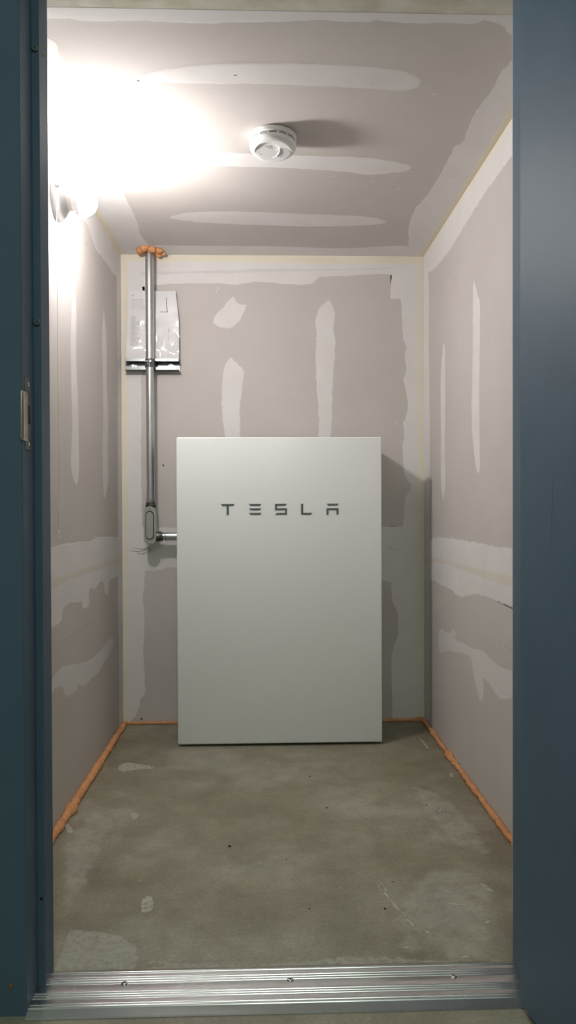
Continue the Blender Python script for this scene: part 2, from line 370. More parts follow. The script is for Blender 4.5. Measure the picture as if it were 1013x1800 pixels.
# troweled joint compound, paper tape and floor scuffs: thin skins with feathered rims.
# wall, name, material, height mm, feather mm, outline in the wall's own plane in mm
PATCHES = [
    ('ceil', 'compound_stripe', 'mudthin', 1.2, 10, [(-299,1780),(-174,1731),(-17,1716),(179,1716),(299,1731),(364,1757),(379,1787),(376,1812),(330,1825),(189,1814),(51,1807),(-86,1806),(-222,1804)]),
    ('ceil', 'compound_stripe', 'mud', 1.2, 8, [(-302,2202),(-219,2168),(-103,2155),(60,2165),(292,2173),(425,2214),(444,2240),(434,2263),(326,2293),(236,2271),(62,2252),(-108,2245),(-226,2236)]),
    ('ceil', 'compound_stripe', 'mud', 1.2, 6, [(-332,2649),(-263,2602),(-125,2583),(111,2598),(352,2619),(434,2659),(423,2692),(282,2717),(116,2720),(-70,2708),(-232,2690)]),
    ('ceil', 'compound_border', 'mud', 0.9, 5, [(567,1688),(556,1812),(545,1949),(555,2072),(538,2105),(541,2215),(535,2418),(517,2564),(528,2723),(563,2914),(542,3037),(651,3037),(651,1600)]),
    ('ceil', 'compound_border', 'mud', 0.6, 5, [(565,2921),(503,2916),(305,2946),(80,2931),(-142,2929),(-363,2928),(-462,2923),(-577,2978),(-577,3037),(651,3037),(651,2983)]),
    ('ceil', 'compound_border', 'mud', 0.9, 5, [(-446,2923),(-459,2813),(-450,2689),(-451,2504),(-457,2364),(-455,2264),(-452,2102),(-445,1839),(-444,1779),(-456,1704),(-460,1642),(-577,1560),(-577,3037),(-430,3037)]),
    ('ceil', 'compound_border', 'mud', 0.6, 4, [(-476,1576),(-404,1572),(-382,1579),(-312,1579),(-264,1576),(-158,1581),(-39,1576),(68,1569),(116,1563),(164,1567),(223,1567),(234,1561),(308,1569),(379,1567),(452,1567),(461,1557),(484,1562),(508,1573),(536,1603),(651,1640),(651,1536),(-577,1536),(-577,1568)]),
    ('ceil', 'joint_tape', 'tape', 1.5, 9, [(651,1600),(618,1600),(628,2000),(630,2500),(624,3037),(651,3037)]),
    ('ceil', 'joint_tape', 'tape', 1.5, 9, [(-577,1700),(-552,1700),(-558,2300),(-556,3037),(-577,3037)]),
    ('right', 'compound_border', 'mud', 0.9, 6, [(3037,1900),(3037,1770),(2963,1801),(2797,1784),(2640,1779),(2521,1784),(2301,1799),(2122,1804),(1941,1802),(1540,1660),(1540,1900)]),
    ('right', 'compound_border', 'mud', 0.6, 5, [(3037,1900),(2963,1833),(2933,1689),(2944,1535),(2935,1441),(2926,1262),(2917,1109),(2927,970),(2919,634),(2931,407),(2923,34),(3037,2)]),
    ('right', 'joint_tape', 'tape', 1.4, 5, [(3037,1900),(3037,1885),(2500,1887),(2000,1883),(1540,1885),(1540,1900)]),
    ('right', 'compound_stripe', 'mud', 1.2, 4, [(2311,1582),(2288,1565),(2261,1526),(2239,1494),(2239,1374),(2246,1217),(2244,1122),(2240,1027),(2244,989),(2273,985),(2296,1030),(2319,1090),(2331,1151),(2328,1262),(2318,1391),(2318,1489)]),
    ('right', 'compound_stripe', 'mud', 1.2, 5, [(2701,1477),(2676,1438),(2670,1316),(2677,1091),(2672,977),(2688,917),(2704,902),(2729,933),(2745,995),(2741,1173),(2747,1328),(2733,1403)]),
    ('right', 'compound_band', 'mud', 1.2, 8, [(3037,720),(2856,760),(2642,772),(2368,773),(2145,774),(1952,775),(1540,715),(1540,545),(1952,616),(2049,615),(2146,614),(2274,608),(2419,583),(2498,577),(2612,588),(2737,586),(2857,590),(3037,575)]),
    ('right', 'joint_tape', 'tapeband', 1.7, 10, [(3033,660),(2839,691),(2498,697),(2251,700),(1952,706),(1545,650),(1545,605),(1952,664),(2146,663),(2368,667),(2642,667),(2839,659),(3033,635)]),
    ('right', 'compound_smear', 'mudthin', 1.2, 5, [(2788,374),(2771,413),(2732,431),(2674,426),(2598,439),(2569,456),(2526,444),(2526,426),(2419,435),(2321,437),(2208,449),(2106,440),(2031,441),(1952,450),(1864,454),(1864,379),(1952,372),(1995,358),(2068,348),(2146,364),(2198,367),(2204,325),(2226,292),(2263,303),(2309,351),(2345,399),(2419,397),(2526,379),(2613,369),(2739,337),(2778,344)]),
    ('back', 'compound_border', 'mud', 0.6, 5, [(-577,1900),(-575,1763),(-518,1768),(-353,1783),(-189,1784),(-99,1781),(-36,1791),(54,1786),(181,1782),(233,1812),(348,1819),(522,1824),(651,1791),(651,1900)]),
    ('back', 'compound_border', 'mud', 0.9, 4, [(651,1881),(529,1846),(522,1824),(516,1731),(557,1724),(561,1654),(567,1577),(580,1526),(573,1500),(580,1436),(569,1398),(586,1295),(573,1231),(566,1230),(569,1181),(564,1117),(567,1062),(575,1005),(599,963),(577,921),(569,876),(570,844),(564,797),(559,792),(545,601),(517,573),(521,493),(541,441),(542,355),(520,286),(516,200),(520,19),(521,7),(651,2)]),
    ('back', 'compound_border', 'mud', 0.9, 6, [(-577,1881),(-487,1867),(-492,1757),(-497,1643),(-495,1322),(-498,1092),(-495,804),(-485,630),(-493,509),(-488,420),(-492,301),(-489,182),(-487,129),(-505,99),(-520,46),(-543,10),(-553,4),(-577,2)]),
    ('back', 'compound_band', 'mud', 1.2, 5, [(-555,797),(-495,804),(-360,798),(79,801),(559,799),(573,717),(545,582),(479,573),(78,580),(-338,623),(-384,634),(-430,623),(-480,619),(-522,607),(-556,631)]),
    ('back', 'compound_stripe', 'mud', 1.2, 10, [(-133,1492),(-111,1466),(-82,1435),(-86,1371),(-95,1282),(-96,1128),(-103,924),(-154,924),(-160,1129),(-172,1231),(-178,1345),(-165,1447),(-149,1479)]),
    ('back', 'compound_smear', 'mud', 1.2, 10, [(-128,1734),(-100,1708),(-71,1700),(-81,1664),(-106,1626),(-138,1600),(-183,1606),(-208,1625),(-204,1651),(-170,1689)]),
    ('back', 'compound_stripe', 'mud', 1.2, 10, [(265,1719),(284,1697),(291,1672),(287,1614),(292,1525),(283,1384),(279,1256),(273,1128),(269,923),(220,923),(218,1128),(216,1282),(206,1435),(209,1563),(207,1640),(226,1697),(245,1710)]),
    ('back', 'joint_tape', 'tape', 1.6, 11, [(-577,1900),(-546,1900),(-548,1500),(-546,900),(-548,2),(-577,2)]),
    ('back', 'joint_tape', 'tape', 1.6, 10, [(651,1900),(626,1900),(622,1500),(624,900),(626,2),(651,2)]),
    ('back', 'joint_tape', 'tape', 1.4, 12, [(-577,1900),(651,1900),(651,1867),(200,1863),(-200,1868),(-577,1865)]),
    ('back', 'compound_ridge', 'mudhi', 1.5, 5, [(-505,1831),(-309,1836),(37,1848),(408,1850),(524,1856),(524,1849),(222,1837),(-148,1826),(-377,1822),(-506,1817)]),
    ('left', 'compound_border', 'mud', 0.9, 6, [(3037,1900),(3037,1785),(2958,1784),(2880,1774),(2798,1776),(2676,1772),(2578,1767),(2513,1793),(2451,1806),(2200,1775),(1900,1770),(1540,1775),(1540,1900)]),
    ('left', 'compound_border', 'mud', 0.6, 5, [(3037,1900),(2952,1821),(2951,1779),(2957,1623),(2964,1468),(2955,1176),(2955,795),(2939,640),(2951,302),(2942,3),(3037,2)]),
    ('left', 'joint_tape', 'tape', 1.4, 6, [(3037,1900),(3037,1879),(2500,1877),(2000,1883),(1540,1885),(1540,1900)]),
    ('left', 'compound_stripe', 'mud', 1.2, 4, [(2285,1560),(2305,1543),(2320,1489),(2316,1342),(2334,1214),(2339,1082),(2343,1013),(2321,959),(2296,953),(2260,978),(2241,1018),(2258,1126),(2250,1278),(2251,1406),(2264,1495)]),
    ('left', 'compound_stripe', 'mud', 1.2, 5, [(2712,1595),(2731,1565),(2758,1490),(2762,1335),(2780,1212),(2767,1085),(2773,991),(2733,927),(2704,914),(2685,951),(2674,1048),(2693,1232),(2684,1414),(2681,1504)]),
    ('left', 'compound_band', 'mud', 1.2, 5, [(1545,800),(2043,780),(2233,780),(2473,774),(2580,782),(2964,766),(3037,730),(3037,575),(2989,606),(2860,611),(2779,602),(2760,564),(2703,569),(2668,614),(2598,614),(2542,603),(2469,611),(2457,560),(2369,562),(2360,580),(2229,596),(2148,590),(2132,563),(2073,556),(2037,556),(1545,480)]),
    ('left', 'joint_tape', 'tapeband', 1.7, 12, [(1550,690),(2041,700),(2318,696),(2578,699),(2992,696),(3033,685),(3033,640),(3020,650),(2577,659),(2230,665),(2040,657),(1550,610)]),
    ('left', 'compound_smear', 'mudthin', 1.2, 6, [(1900,385),(2034,424),(2114,434),(2191,426),(2365,393),(2569,379),(2735,394),(2812,390),(2861,365),(2784,336),(2659,319),(2589,304),(2481,310),(2381,310),(2308,337),(2281,322),(2173,332),(2127,369),(2033,380),(1900,300)]),
    ('floor', 'pale_patch', 'pale_concrete', 0.5, 5, [(-416,1574),(-380,1568),(-343,1561),(-311,1553),(-264,1512),(-243,1454),(-249,1423),(-412,1422)]),  # straight-edged floor patch, blended towards a paler concrete tone
    ('floor', 'scuff_mark', 'scuff', 0.5, 6, [(264,1743),(274,1695),(288,1655),(301,1612),(313,1571),(316,1550),(305,1554),(289,1603),(276,1646),(270,1685)]),
    ('floor', 'scuff_mark', 'scuff', 0.5, 4, [(500,1728),(515,1717),(527,1686),(518,1681),(504,1697)]),
    ('floor', 'scuff_mark', 'scuff', 0.5, 4, [(263,1482),(278,1489),(291,1481),(280,1475)]),
    ('floor', 'scuff_mark', 'scuff', 0.5, 4, [(329,1543),(343,1528),(356,1513),(345,1515),(331,1530)]),
    ('floor', 'scuff_mark', 'scuff', 0.5, 4, [(367,1444),(394,1452),(402,1447),(381,1438)]),
    ('floor', 'scuff_mark', 'scuff', 0.5, 4, [(499,2147),(514,2168),(510,2133),(501,2124)]),
    ('floor', 'scuff_mark', 'scuff', 0.5, 4, [(416,1533),(457,1540),(458,1534),(420,1527)]),
    ('floor', 'scuff_mark', 'scuff', 0.5, 4, [(464,1570),(480,1574),(474,1559),(463,1556)]),
    ('floor', 'scuff_mark', 'scuff', 0.5, 4, [(458,1630),(475,1634),(477,1615),(463,1619)]),
    ('floor', 'scuff_mark', 'scuff', 0.5, 4, [(366,2144),(377,2147),(373,2137)]),
    ('floor', 'scuff_mark', 'scuff', 0.5, 4, [(408,1700),(436,1694),(431,1684),(411,1688)]),
    ('floor', 'scuff_mark', 'scuff', 0.5, 4, [(402,1651),(449,1635),(442,1627),(404,1638)]),
    ('floor', 'scuff_mark', 'scuff', 0.5, 6, [(-505,2531),(-483,2586),(-425,2567),(-372,2526),(-434,2507),(-479,2493)]),
    ('floor', 'scuff_mark', 'scuff', 0.5, 5, [(-282,1691),(-259,1695),(-248,1647),(-257,1629),(-277,1632)]),
    ('floor', 'scuff_mark', 'scuff', 0.5, 3, [(-568,2101),(-550,2093),(-524,2041),(-541,2035)]),
    ('floor', 'scuff_mark', 'scuff', 0.5, 3, [(-392,2164),(-366,2147),(-372,2109),(-389,2132)]),
    ('floor', 'scuff_mark', 'scuff', 0.5, 3, [(611,2443),(624,2432),(609,2397),(599,2407)]),
    ('floor', 'scuff_mark', 'scuff', 0.5, 3, [(584,2831),(592,2810),(596,2672),(585,2685)]),
    ('floor', 'pale_patch', 'dust', 0.3, 40, [(376,1792),(466,1818),(544,1705),(498,1523),(458,1438),(323,1437),(252,1473),(264,1619)]),
    ('floor', 'pale_patch', 'dust', 0.3, 30, [(-554,1981),(-535,2085),(-498,2200),(-416,2118),(-406,1851),(-417,1668),(-461,1646)]),
    ('floor', 'pale_patch', 'dust', 0.3, 30, [(455,2339),(558,2243),(582,2079),(582,1873),(489,1908),(445,2123)]),
    ('floor', 'scuff_mark', 'pale_concrete', 0.3, 20, [(-240,1436),(-154,1451),(-43,1451),(57,1454),(148,1466),(261,1462),(325,1444),(439,1448),(466,1428),(450,1411),(143,1412),(-75,1413)]),
]

def skin(wall, name, mat, h, w, pts, seed):
    rnd = Vector((seed*7.3, seed*3.1, 0)); h *= .4
    to3 = {'ceil': lambda a, b, d: (a, b, ZC - d), 'floor': lambda a, b, d: (a, b, d), 'left': lambda a, b, d: (XL + d, a, b),
           'right': lambda a, b, d: (XR - d, a, b), 'back': lambda a, b, d: (a, YB - d, b)}[wall]
    P = [Vector((x, y)) for x, y in pts]
    n = len(P)
    area = sum(P[i].x*P[(i+1) % n].y - P[(i+1) % n].x*P[i].y for i in range(n))
    if area < 0: P.reverse()
    lim = {'ceil': ((XL, XR), (YF, YB)), 'floor': ((-2, 2), (1.43, YB)), 'left': ((YF, YB), (0, ZC)), 'right': ((YF, YB), (0, ZC)), 'back': ((XL, XR), (0, ZC))}[wall]
    step = 9.0
    Q = []
    for i in range(n):
        p0, p1, p2, p3 = P[i-1], P[i], P[(i+1) % n], P[(i+2) % n]
        L = (p2-p1).length
        k = max(1, int(L/step))
        straight = L > 260 or (mat == 'pale_concrete' and name == 'pale_patch')
        for j in range(k):
            t = j/k
            if straight: c = p1.lerp(p2, t)
            else:
                s0 = p0 if (p1-p0).length < 260 else p1
                s3 = p3 if (p3-p2).length < 260 else p2
                c = .5*((2*p1) + (p2-s0)*t + (2*s0-5*p1+4*p2-s3)*t*t + (3*p1-s0-3*p2+s3)*t**3)
            Q.append(c)
    n = len(Q)
    jit = min(3.2, w*.55)
    if name == 'joint_tape': jit = 1.6
    R = []
    for i in range(n):
        d = (Q[(i+1) % n]-Q[i-1])
        nn = Vector((d.y, -d.x)).normalized() if d.length > 1e-6 else Vector((0, 0))
        a = noise.noise(Vector((Q[i].x*.035, Q[i].y*.035, 0))+rnd) * 1.3 + noise.noise(Vector((Q[i].x*.11, Q[i].y*.11, 5))+rnd)*.7
        R.append((Q[i] + nn*a*jit, nn))
    def cl(v):
        x = min(max(v.x/1000, lim[0][0]+.0004), lim[0][1]-.0004); y = min(max(v.y/1000, lim[1][0]+.0004), lim[1][1]-.0004)
        return x, y
    bm = B(); fl = bm.verts.layers.float.new('feather')
    V2, FE, ED = [], [], []
    for q, nn in R:
        x, y = cl(q)
        edge = x < lim[0][0]+.003 or x > lim[0][1]-.003 or y < lim[1][0]+.003 or y > lim[1][1]-.003
        V2.append(Vector((x, y))); FE.append(1.0 if edge else 0.0)
    for q, nn in R:
        V2.append(Vector(cl(q - nn*w))); FE.append(1.0)
    ED = [(i, (i+1) % n) for i in range(n)] + [(n+i, n+(i+1) % n) for i in range(n)]
    ov, oe, of, vo, _e, _f2 = delaunay_2d_cdt(V2, ED, [], 1, 1e-6, True)
    BV = []
    for v, src in zip(ov, vo):
        fe = min((FE[k] for k in src), default=.5)
        bv = bm.verts.new(to3(v.x, v.y, .0001 + (h/1000-.0001)*fe)); bv[fl] = fe; BV.append(bv)
    for f in of:
        try: bm.faces.new([BV[k] for k in f])
        except ValueError: pass
    inward = Vector({'ceil': (0, 0, -1), 'floor': (0, 0, 1), 'left': (1, 0, 0), 'right': (-1, 0, 0), 'back': (0, -1, 0)}[wall])
    bm.normal_update()
    flip = [f for f in bm.faces if f.normal.dot(inward) < 0]
    if flip: bmesh.ops.reverse_faces(bm, faces=flip)
    me = bpy.data.meshes.new(name); bm.to_mesh(me); bm.free()
    me.materials.append(M[mat])
    o = link(bpy.data.objects.new(name, me)); o.parent = WALLS[wall]
    return o
for k, (wl, nm, mt, h, w, pts) in enumerate(PATCHES):
    skin(wl, nm, mt, h, w, pts, k+1)

# faint printed dashes on the drywall paper, pin holes and small chips
def dab(wall, name, mat, pts, d=.0004):
    to3 = {'ceil': lambda a, b: (a, b, ZC - d), 'left': lambda a, b: (XL + d, a, b), 'right': lambda a, b: (XR - d, a, b), 'back': lambda a, b: (a, YB - d, b), 'floor': lambda a, b: (a, b, d)}[wall]
    bm = B(); bm.faces.new([bm.verts.new(to3(*p)) for p in pts])
    return finish(name, bm, M[mat], WALLS[wall])
principled('faint_ink', (.465, .43, .395), .85)
principled('chip_white', (.78, .76, .75), .8)
def dashes(wall, a, b, da, db, n, L, t):
    for i in range(n):
        u = i/(n-1)-.5 + random.uniform(-.05, .05); x, y = a+da*u, b+db*u; L_, t_k = L, t; L, t = L_*random.uniform(.5, 1.5), t_k*random.uniform(.5, 1.2)
        dab(wall, 'stamp_mark', 'faint_ink', [(x-L, y), (x-L*.3, y+t), (x+L, y+t*.5), (x+L*.4, y-t)]); L, t = L_, t_k
random.seed(11)
dashes('ceil', .440, 2.30, -.05, .16, 6, .006, .004)
dashes('right', 2.62, 1.705, .30, 0.0, 7, .010, .004)
dashes('left', 2.30, .501, .34, 0.0, 7, .012, .004)
dashes('left', 2.60, 1.735, .26, -.01, 6, .012, .005)
dashes('right', 1.98, .503, .12, 0, 4, .009, .005)
def disc_pts(a, b, r, n=10): return [(a+r*math.cos(6.283*i/n), b+r*1.15*math.sin(6.283*i/n)) for i in range(n)]
dab('back', 'pin_hole', 'black_hole', disc_pts(-.504, .021, .0035), .0016)
dab('back', 'pin_hole', 'black_hole', disc_pts(-.411, 1.050, .0035), .0006)
for a, b, r in ((-.187, 1.766, .004), (-.192, 1.752, .003), (.301, 1.306, .003), (.539, 1.228, .004), (.535, 1.216, .003), (.512, 1.222, .002)):
    dab('back', 'paper_chip', 'chip_white', [(a-r*.6, b-r*1.6), (a+r*.3, b-r), (a+r*.7, b+r*1.8), (a-r*.2, b+r)], .0006)
for a, b in ((.255, 1.80), (.42, 1.835), (.215, 2.30), (.34, 2.33), (.43, 2.385), (.30, 2.66), (-.07, 1.77), (-.3, 1.80)):
    dab('ceil', 'paper_chip', 'chip_white', [(a-.004, b), (a, b+.003), (a+.005, b+.001), (a+.001, b-.004)], .0016)
for pts in ([(-.530, .718), (-.512, .713), (-.494, .711), (-.466, .720)], [(-.549, .705), (-.530, .704), (-.512, .701), (-.485, .709), (-.462, .716)], [(-.520, .694), (-.500, .692), (-.475, .700), (-.461, .708)],
            [(.455, .715), (.47, .705), (.482, .685)], [(.50, .72), (.52, .705), (.54, .703)]):
    bm = B(); tube(bm, [(a, YB-.0012, c) for a, c in pts], [.0005]+[.0016]*(len(pts)-2)+[.0005], 8)
    finish('compound_ridge', bm, M['mud'], wall_back, True)
for i, (x, y, r) in enumerate(((-.095, 1.937, .0042), (.179, 2.173, .0028), (.144, 2.426, .003), (.261, 1.624, .003), (.095, 1.63, .0022), (.05, 1.86, .002), (.30, 1.74, .002), (.475, 2.18, .0025))):
    bm = B(); lathe(bm, [(0, 0), (r, .0002), (r*.8, r*.5), (0, r*.7)], Matrix.Translation((x, y, 0)), 8)
    o = finish('dirt_crumb', bm, M['crumb'], None, True)
    tag(o, 'tiny dark dirt crumb on the concrete floor' if i else 'largest round dark dirt crumb on the concrete floor', 'debris', 'dirt crumbs on the floor')

# ------------------------------------------------------------------ door frame
ZH = ZC
frame = empty('trim_1', (-.445, 1.365, 0), 'blue-grey painted steel door frame with rubber bumpers', 'door frame', kind='structure')
PL = [(-.472, 1.305), (-.4205, 1.305), (-.419, 1.3065), (-.419, 1.3725), (-.4075, 1.3725), (-.406, 1.374), (-.406, 1.4255), (-.4075, 1.427), (-.419, 1.427), (-.419, 1.440), (-.472, 1.440)]
jl = finish('jamb', prism(B(), PL, 2, .0, ZH), M['blue_steel_paint'], frame)
PR = [(.036*2 - x, y) for x, y in PL]
PR = [(.073 - x, y) for x, y in PL]
jr = finish('jamb', prism(B(), PR, 2, .0, ZH), M['blue_steel_paint'], frame)
b = B(); box(b, -.472, .545, 1.305, 1.372, ZH, ZH+.05); box(b, -.419, .492, 1.372, 1.427, ZH-.0, ZH+.05)
finish('head', b, M['blue_steel_paint'], frame)
for z in (1.224, 1.718):
    bm = B(); lathe(bm, [(0, .0045), (.0015, .0045), (.0022, .0025), (.0035, .005), (.0052, .0046), (.0062, .0028), (.0065, 0)], axis_matrix((-.4125, 1.3725, z), (0, -1, 0)), 20, False)
    s = finish('rubber_bumper', bm, M['rubber_grey'], frame, True); s['label'] = 'round grey rubber door bumper'
    bm = B(); cyl(bm, (-.4125, 1.3690, z), (-.4125, 1.3675, z), .0012, 10); finish('bumper_hole', bm, M['black_hole'], s)
bm = B(); cyl(bm, (-.4125, 1.3740, .170), (-.4125, 1.3722, .170), .0032, 14); finish('bumper_hole', bm, M['black_hole'], frame)
bm = B(); cyl(bm, (-.4062, 1.40, 1.722), (-.4056, 1.40, 1.722), .002, 10); finish('bumper_hole', bm, M['black_hole'], frame)
bm = B(); lathe(bm, [(.0042, 0), (.004, .001), (.0018, .0012), (.0012, .0004), (0, .0004)], axis_matrix((-.446, 1.305, .053), (0, -1, 0)), 14, False)
finish('frame_screw', bm, M['rust'], frame, True)['label'] = 'rusty screw head'
# strike plate let into the rabbet, its lip wrapping forward over the frame face
sp = finish('strike_plate', box(B(), -.4196, -.4178, 1.318, 1.349, .989, 1.116, .0006), M['dark_fitting'], frame)
sp['label'] = 'dark strike plate with a bright worn lip'
b = B(); box(b, -.4188, -.4168, 1.2985, 1.330, 1.004, 1.090, .0008); box(b, -.4205, -.4168, 1.2985, 1.3052, 1.006, 1.088, .0012)
finish('strike_lip', b, M['worn_steel'], sp, True, .5)
b = B(); box(b, -.4181, -.4174, 1.330, 1.345, 1.036, 1.068); finish('latch_hole', b, M['black_hole'], sp)
for z in (1.000, 1.105):
    bm = B(); lathe(bm, [(.0045, 0), (.004, .0011), (.002, .0013), (.0013, .0006), (0, .0006)], axis_matrix((-.4178, 1.336, z), (1, 0, 0)), 14, False)
    finish('strike_screw', bm, M['zinc'], sp, True)

# ------------------------------------------------------------------ door leaf, swung open towards the corridor
door = empty('door_1', (.4975, 1.297, 0), 'blue-grey steel door leaf swung open beside the doorway', 'door', kind='structure')
ang = math.radians(97)
def leaf_box(bm, u0, u1, v0, v1, z0, z1, bev=0):
    """u along the closed leaf from the hinge (towards -x), v from the corridor face inwards (+y)"""
    t = bmesh.new(); box(t, -u1, -u0, v0, v1, z0, z1, bev)
    merge(bm, t, Matrix.Translation((.4975, 1.297, 0)) @ Matrix.Rotation(ang, 4, 'Z'))
    return bm
finish('leaf', leaf_box(B(), .004, .906, .008, .0535, .016, 1.885, .0015), M['blue_steel_paint'], door)
for z in (.22, .95, 1.68):
    b = B(); cyl(b, (.4975, 1.297, z-.057), (.4975, 1.297, z+.057), .0065, 14, .001)
    leaf_box(b, .0035, .004, .010, .045, z-.057, z+.057)
    finish('hinge', b, M['strut_steel'], door, True, .6)
# long pale scratch and a few nicks in the paint
def leaf_pt(u, v, z): return Matrix.Translation((.4975, 1.297, 0)) @ Matrix.Rotation(ang, 4, 'Z') @ Vector((-u, v, z))
bm = B(); tube(bm, [leaf_pt(u, .0535, z) for u, z in ((.108, .80), (.109, .84), (.114, .88), (.116, .92), (.116, .955))], [.0003, .0006, .0007, .0006, .0003], 6)
finish('paint_scratch', bm, M['scratch_paint'], door)
for u, z, r in ((.05, 1.02, .0016), (.03, 1.03, .0012), (.075, 1.42, .0014), (.060, 1.60, .0015), (.12, 1.25, .001), (.04, .7, .001)):
    bm = B(); lathe(bm, [(r, -.0002), (r*.6, .0003), (0, .0004)], axis_matrix(leaf_pt(u, .0535, z), Matrix.Rotation(ang, 3, 'Z') @ Vector((0, 1, 0))), 8, False)
    finish('paint_nick', bm, M['scratch_paint'], door)

# ------------------------------------------------------------------ aluminium threshold
thr = empty('door_threshold', (.036, 1.358, 0), 'ribbed aluminium threshold plate screwed across the doorway', 'threshold')
prof = [(1.2925, 0), (1.2925, .0015), (1.296, .0035), (1.3075, .0085)]
def rib(y, h=.0095, w=.0024, up=.0020):
    return [(y-w, h), (y-w*.55, h+up*.8), (y, h+up), (y+w*.55, h+up*.8), (y+w, h)]
prof += rib(1.3115) + rib(1.3185) + [(1.322, .0095), (1.331, .0098)] + rib(1.336) + rib(1.3425) + rib(1.349) + [(1.353, .0098), (1.3725, .0100)] + rib(1.3765) + rib(1.3835) + rib(1.3905)
prof += [(1.395, .0098), (1.402, .0096)] + rib(1.406) + [(1.411, .0088), (1.421, .0035), (1.4255, .0012), (1.4255, 0)]
finish('plate', prism(B(), prof, 0, -.4185, .4915), M['aluminium'], thr, True, .9)
for x, y in ((-.262, 1.3725), (.044, 1.372), (.349, 1.3715)):
    bm = B(); lathe(bm, [(.0062, 0), (.0058, .0012), (.0045, .0022), (.002, .0026), (.0014, .0012), (0, .0012)], Matrix.Translation((x, y, .0099)), 20, False)
    s = finish('screw', bm, M['zinc'], thr, True)
    bm = B(); box(bm, x-.0028, x+.0028, y-.0005, y+.0005, .0122, .0126); box(bm, x-.0005, x+.0005, y-.0028, y+.0028, .0122, .0126)
    finish('screw_slot', bm, M['black_hole'], s)

# ------------------------------------------------------------------ expanding foam
def foam_bead(name, label, pts, r0, seed, bulges=(), squash=1.0):
    P = [Vector(p) for p in pts]; Q = []
    for a, c in zip(P, P[1:]):
        k = max(2, int((c-a).length/.006))
        Q += [a.lerp(c, i/k) for i in range(k)]
    Q.append(P[-1])
    rad = []
    for q in Q:
        v = q*28 + Vector((seed, 0, 0))
        r = r0*(1 + .34*noise.noise(v) + .34*noise.noise(v*2.7))
        for bx, by, g, wd in bulges:
            d = (q - Vector((bx, by, q.z))).length
            r += r0*g*math.exp(-(d/wd)**2)
        rad.append(r)
    bm = B(); tube(bm, Q, rad, 14)
    for v in bm.verts:
        n_ = noise.noise(v.co*95 + Vector((seed, 2, 3)))*.0032 + noise.noise(v.co*230)*.0016
        v.co += Vector((n_, n_*.5, n_))
        v.co.z = max(v.co.z, .0002)
        v.co.x = min(max(v.co.x, XL+.0002), XR-.0002); v.co.y = min(v.co.y, YB-.0002)
    o = finish(name, bm, M['foam'], None, True)
    return tag(o, label, 'foam sealant')
foam_bead('foam_bead', 'thick orange foam bead between the floor and the bulb-side wall',
          [(XL+.008, 1.60, .006), (XL+.008, 2.02, .006), (XL+.010, 2.16, .007), (XL+.009, 2.30, .007), (XL+.009, 2.6, .007), (XL+.008, 2.9, .006), (XL+.009, YB-.012, .006)], .0115, 1, ((XL+.01, 2.165, .55, .03), (XL+.01, 2.37, .25, .05), (XL+.01, 2.55, .2, .05)))
foam_bead('foam_bead', 'thin orange foam bead along the floor behind the white battery unit',
          [(XL+.012, YB-.006, .004), (-.4, YB-.006, .004), (0, YB-.006, .004), (.45, YB-.006, .003), (XR-.012, YB-.006, .004)], .0065, 5, ((XR-.02, YB, 1.0, .022), (XL+.02, YB, .4, .03)))
foam_bead('foam_bead', 'lumpy orange foam bead between the floor and the wall opposite the bulb',
          [(XR-.006, YB-.012, .005), (XR-.006, 2.7, .005), (XR-.007, 2.45, .006), (XR-.006, 2.2, .006), (XR-.006, 1.95, .006), (XR-.006, 1.60, .006)], .0085, 9, ((XR, 2.585, .9, .022), (XR, 2.56, .5, .03), (XR, 2.27, .45, .02), (XR, 2.06, .35, .04)))
# collar of foam where the conduit goes through the ceiling
CX, CY = -.4535, YB-.0585
bm = B()
def lump(bm, c, r, sx=1.0, sy=1.0, sz=1.0):
    q = bmesh.new(); bmesh.ops.create_icosphere(q, subdivisions=3, radius=1)
    for v in q.verts:
        d = v.co.copy(); k = 1 + .22*noise.noise(d*1.6 + Vector(c)*60) + .10*noise.noise(d*4 + Vector(c)*90)
        v.co = Vector(c) + Vector((d.x*r*sx, d.y*r*sy, d.z*r*sz))*k
    merge(bm, q)
pts = []; rad = []
for i in range(49):
    a = 2*math.pi*i/48
    pts.append((CX + .026*math.cos(a), CY + .026*math.sin(a), ZC-.004)); rad.append(.0095)
tube(bm, pts, rad, 12)
for dx, dy, dz, r, sx, sy, sz in ((-.030, -.012, -.008, .015, 1.1, 1, .9), (-.014, -.028, -.006, .015, 1, 1.1, 1), (.012, -.026, -.009, .015, 1.3, 1, .9), (.034, -.010, -.008, .014, 1.2, 1.1, .9), (.030, .018, -.012, .013, 1, 1, 1),
                                  (-.034, .014, -.009, .012, 1, 1.2, .9), (-.004, -.034, -.003, .011, 1, 1, 1), (.046, .012, -.011, .009, 1.2, 1, .9), (0, .030, -.008, .013, 1.3, 1, 1)):
    lump(bm, (CX+dx*1.14, CY+dy*1.14, ZC+dz), r*.94, sx, sy, sz)
for v in bm.verts:
    v.co.z = min(v.co.z, ZC-.0002); v.co.y = min(v.co.y, YB-.0002)
o = finish('foam_collar', bm, M['foam'], None, True)
tag(o, 'ring of orange expanding foam around the conduit at the ceiling', 'foam sealant')

